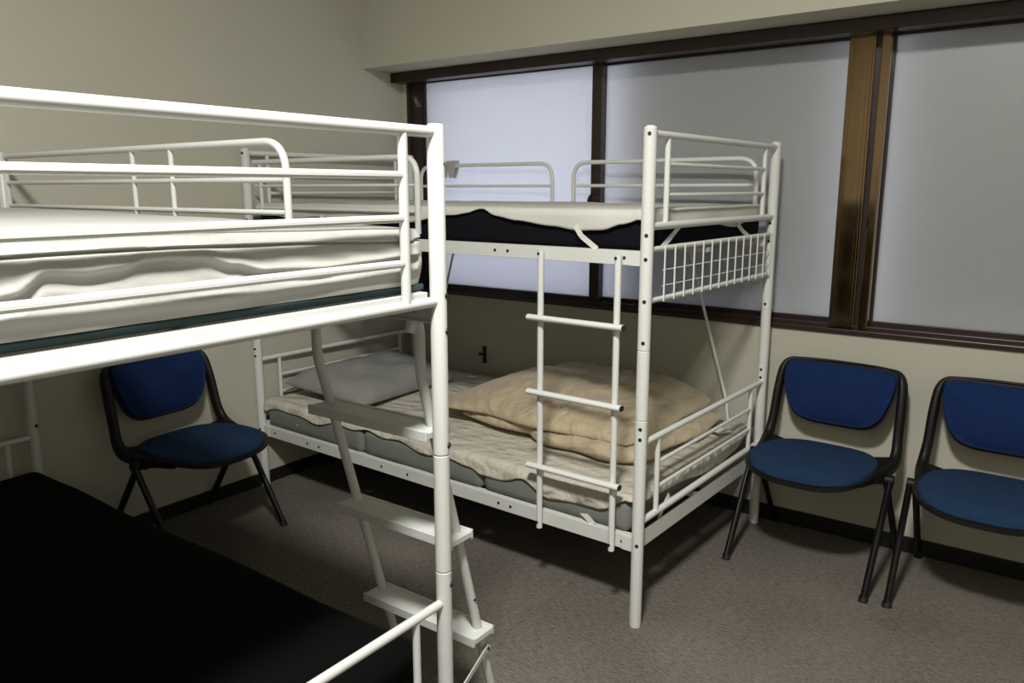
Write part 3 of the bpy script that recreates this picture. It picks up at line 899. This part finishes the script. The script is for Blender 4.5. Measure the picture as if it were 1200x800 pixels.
def seat_outline(N=72, grow=0.0):
    """plan of the seat: wide oval, blunt front, rear straighter; front is -y"""
    out = []
    for i in range(N):
        t = 2*PI*i/N; c = math.cos(t); s = math.sin(t)
        n = 3.0
        x = (.212 + grow)*math.copysign(abs(c)**(2/n), c)
        y = (.212 + grow)*math.copysign(abs(s)**(2/n), s)
        x *= 1 - .13*max(0, s) - .03*max(0, -s)
        out.append((x, y - .085))
    return out
def back_outline(N=72, grow=0.0):
    """front view of the backrest pad: wide flat top, sides drawing in to a rounded bottom; (x, h)"""
    pts = [(-.205, .232), (.205, .232), (.205, .150), (.165, .035), (.105, .0), (-.105, .0), (-.165, .035), (-.205, .150)]
    P = [V((x, z, 0)) for x, z in pts]
    n = len(P); rad = [.045, .045, .10, .05, .06, .06, .05, .10]
    out = []
    for i in range(n):
        a, p, c = P[i-1], P[i], P[(i+1) % n]
        d1 = a - p; d2 = c - p
        q1 = min(rad[i], d1.length*.48); q2 = min(rad[i], d2.length*.48)
        for k in range(7):
            t = k/6
            out.append((p + d1.normalized()*q1)*(1-t)**2 + p*2*t*(1-t) + (p + d2.normalized()*q2)*t*t)
    cx, cz = 0, .12
    return [(v.x*(1 + grow/.2), cz + (v.y - cz)*(1 + grow/.12)) for v in out]

def pad_from_outline(pts3, nrm, th, bulge, inset=(1.0, .985, .94, .84, .68, .48, .25)):
    """cushion: outline ring, side, domed face on +nrm"""
    b = bmesh.new(); n = V(nrm).normalized(); P = [V(p) for p in pts3]
    c = sum(P, V((0, 0, 0)))/len(P); N = len(P)
    rings = [[b.verts.new(p) for p in P], [b.verts.new(p + n*th*.55) for p in P]]
    for k, q in enumerate(inset[1:]):
        h = th*.55 + th*.45*(1 - ((q - inset[-1])/(1 - inset[-1]))**8 if k > 0 else .75) + bulge*(1 - q*q)
        rings.append([b.verts.new(c + (p - c)*q + n*h) for p in P])
    for A, B in zip(rings, rings[1:]):
        for i in range(N): b.faces.new((A[i], A[(i+1) % N], B[(i+1) % N], B[i]))
    b.faces.new(rings[-1]); b.faces.new(list(reversed(rings[0])))
    return b
def from_bm(b, name, m, parent, smooth=50):
    mb = MB(); mb.bm.free(); mb.bm = b; return mb.build(name, m, parent, smooth=smooth)

SZ = .405      # top of the seat shell
def back_y(z):   # reclined line of the back
    return .118 + (z - .42)*.26
def make_chair(label, loc, rz):
    t = thing('chair', label, 'chair', loc, rz)
    # seat cushion, slightly dished
    o = seat_outline()
    b = pad_from_outline([(x, y, SZ - .008 + .05*max(0, y + .0)*0) for x, y in o], (0, 0, 1), .024, .004)
    for v in b.verts:
        v.co.z += -.018*max(0, (-v.co.y - .19)/.12)**2 + .006*(v.co.x/.2)**2
    from_bm(b, 'seat_pad', M['blue_seat'], t)
    o2 = seat_outline(grow=.012)
    b = pad_from_outline([(x, y, SZ + .002) for x, y in o2], (0, 0, -1), .022, .012, (1.0, .96, .9, .8, .6, .4, .2))
    for v in b.verts:
        v.co.z += -.018*max(0, (-v.co.y - .19)/.12)**2 + .006*(v.co.x/.2)**2
    from_bm(b, 'seat_shell', M['chair_plastic'], t)
    # backrest cushion
    zb = .497
    tilt = math.atan(.26)
    def bp(x, h, off=0):
        z = zb + h*math.cos(tilt)
        curve = -.030*(x/.2)**2           # sides come forward
        return V((x, back_y(z) + curve - off*math.cos(tilt), z + off*math.sin(tilt)*1.0))
    o = back_outline()
    b = pad_from_outline([bp(x, h) for x, h in o], (0, -math.cos(tilt), math.sin(tilt)), .026, .003)
    from_bm(b, 'backrest_pad', M['blue_back'], t)
    o = back_outline(grow=.008)
    b = pad_from_outline([bp(x, h, -.001) for x, h in o], (0, math.cos(tilt), -math.sin(tilt)), .014, .002)
    from_bm(b, 'backrest_shell', M['chair_plastic'], t)
    # side frame: one loop up one side, over the top and down the other, sweeping under the seat
    ztop = zb + .232*math.cos(tilt)
    half = [(.188, -.17, SZ - .016), (.212, -.08, SZ - .014), (.228, .01, SZ - .010), (.236, .070, SZ + .004), (.236, .102, SZ + .04),
            (.232, back_y(.50) - .02, .50), (.229, back_y(.60) - .024, .60), (.222, back_y(.68) - .022, .68)]
    top = [(.205, back_y(ztop) - .018, ztop - .006), (.165, back_y(ztop) - .010, ztop + .004), (.08, back_y(ztop) + .006, ztop + .006), (0, back_y(ztop) + .010, ztop + .006)]
    pts = half + top; pts = pts + [(-x, y, z) for x, y, z in reversed(pts[:-1])]
    rs = [.010, .016, .021, .023, .0205, .0190, .0190, .0185, .012, .008, .007, .007]
    rs = rs + list(reversed(rs[:-1]))
    # smooth the path
    P = [V(p) for p in pts]
    def cr(P, R):
        out = []; ro = []
        for i in range(len(P) - 1):
            p0 = P[max(i-1, 0)]; p1 = P[i]; p2 = P[i+1]; p3 = P[min(i+2, len(P)-1)]
            for k in range(5):
                s = k/5
                out.append(.5*((2*p1) + (p2 - p0)*s + (2*p0 - 5*p1 + 4*p2 - p3)*s*s + (3*p1 - p0 - 3*p2 + p3)*s**3))
                ro.append(R[i]*(1-s) + R[i+1]*s)
        out.append(P[-1]); ro.append(R[-1]); return out, ro
    P, R = cr(P, rs)
    MB().tube(P, R, 14, sx=.90, sy=1.25, up=(1, 0, 0)).build('side_frame', M['chair_plastic'], t, smooth=60)
    # webs joining frame and seat shell
    for s in (-1, 1):
        wb = MB()
        A = [(s*.150, .100, SZ + .002), (s*.236, .092, SZ + .022), (s*.242, .03, SZ + .006), (s*.226, -.10, SZ - .002), (s*.190, -.10, SZ - .006)]
        vs = [wb.bm.verts.new(p) for p in A]; f = wb.bm.faces.new(vs)
        ex = bmesh.ops.extrude_face_region(wb.bm, geom=[f]); bmesh.ops.translate(wb.bm, verts=[v for v in ex['geom'] if isinstance(v, bmesh.types.BMVert)], vec=(0, 0, -.026))
        wb.build('seat_bracket', M['chair_plastic'], t, smooth=30)
    # A-shaped folding legs with a pivot hub on each side
    for s in (-1, 1):
        hb = MB(); hb.cyl((s*.215, -.020, .375), (s*.262, -.020, .375), .019, 18)
        hb.box(min(s*.19, s*.235), max(s*.19, s*.235), -.055, .02, .362, SZ - .010, .006)
        hb.build('hinge_hub', M['chair_plastic'], t, smooth=40)
        L = [(s*.252, -.024, .372), (s*.249, -.235, .012)]
        lg = MB().tube(L, .0125, 12, sx=1.15, sy=.95).build('leg', M['chair_leg'], t)
        MB().tube([(s*.249, -.232, .018), (s*.2488, -.240, .0)], [.0137, .0132], 12, sx=1.15, sy=.98).build('foot_cap', M['cap'], lg)
        L = [(s*.236, -.016, .372), (s*.243, .225, .012)]
        lg = MB().tube(L, .0125, 12, sx=1.15, sy=.95).build('leg', M['chair_leg'], t)
        MB().tube([(s*.243, .222, .018), (s*.2432, .229, .0)], [.0137, .0132], 12, sx=1.15, sy=.98).build('foot_cap', M['cap'], lg)
    return t
def copy_tree(o, parent=None):
    c = o.copy(); COL.objects.link(c)
    if parent: c.parent = parent
    for ch in list(o.children): copy_tree(ch, c)
    return c
GC = 'blue padded chairs standing along the walls'
ch1 = make_chair('blue padded black-framed chair beside the bunk bed under the window', (2.352, -.250, 0), math.radians(-3.4)); ch1['group'] = GC
spots = [((2.916, -.262, 0), math.radians(-2.0), 'blue padded chair at the right edge, cut off by the picture frame'),
         ((.252, -1.537, 0), math.radians(90 + 5), 'blue padded chair against the left wall between the two bunk beds')]
for loc, rz, lab in spots:
    c = copy_tree(ch1); c.location = loc; c.rotation_euler = (0, 0, rz); c['label'] = lab

# ------------------------------------------------------------------ ceiling lamp (behind the top of the frame)
em = bpy.data.materials.new('lamp_diffuser'); em.use_nodes = True
bs = em.node_tree.nodes['Principled BSDF']; bs.inputs['Emission Color'].default_value = (1, .975, .92, 1); bs.inputs['Emission Strength'].default_value = 5
LX, LY = 2.70, -2.95
lamp = thing('ceiling_lamp', 'round white ceiling lamp above the foot of the foreground bunk bed', 'lamp', (LX, LY, CZ))
MB().tube([(0, 0, -.001), (0, 0, -.03)], [.26, .26], 40).build('housing', M['steel_plain'], lamp, smooth=30)
MB().tube([(0, 0, -.0305), (0, 0, -.045), (0, 0, -.060), (0, 0, -.070)], [.24, .235, .20, .12], 40).build('diffuser', em, lamp)
ld_ = bpy.data.lights.new('lamp_light', 'AREA'); ld_.shape = 'DISK'; ld_.size = .34
ld_.energy = 116; ld_.color = (1, .972, .915)
lo = bpy.data.objects.new('lamp_light', ld_); COL.objects.link(lo); lo.location = (LX, LY, CZ - .085)

# ------------------------------------------------------------------ world : dim overcast daylight outside
w = bpy.data.worlds.new('World'); SC.world = w; w.use_nodes = True
bg = w.node_tree.nodes['Background']
bg.inputs['Color'].default_value = (.90, .91, 1.0, 1); bg.inputs['Strength'].default_value = 3.9

# ------------------------------------------------------------------ camera
R = V((0.80878564, 0.58810222, -0.00125185)); U = V((-0.1119371, 0.15603013, 0.98138916)); F = V((-0.57735247, 0.79359333, -0.19202538))
cam = bpy.data.cameras.new('camera'); cam.sensor_width = 36; cam.lens = 917.611/1200*36; cam.clip_start = .02
co = bpy.data.objects.new('camera', cam); COL.objects.link(co)
mw = Matrix((( R.x, U.x, -F.x, 3.06436), (R.y, U.y, -F.y, -3.20177), (R.z, U.z, -F.z, 1.39325), (0, 0, 0, 1)))
co.matrix_world = mw
SC.camera = co
SC.view_settings.view_transform = 'Standard'; SC.view_settings.look = 'None'
SC.view_settings.exposure = 0.0; SC.view_settings.gamma = 1.0; SC.view_settings.use_curve_mapping = False
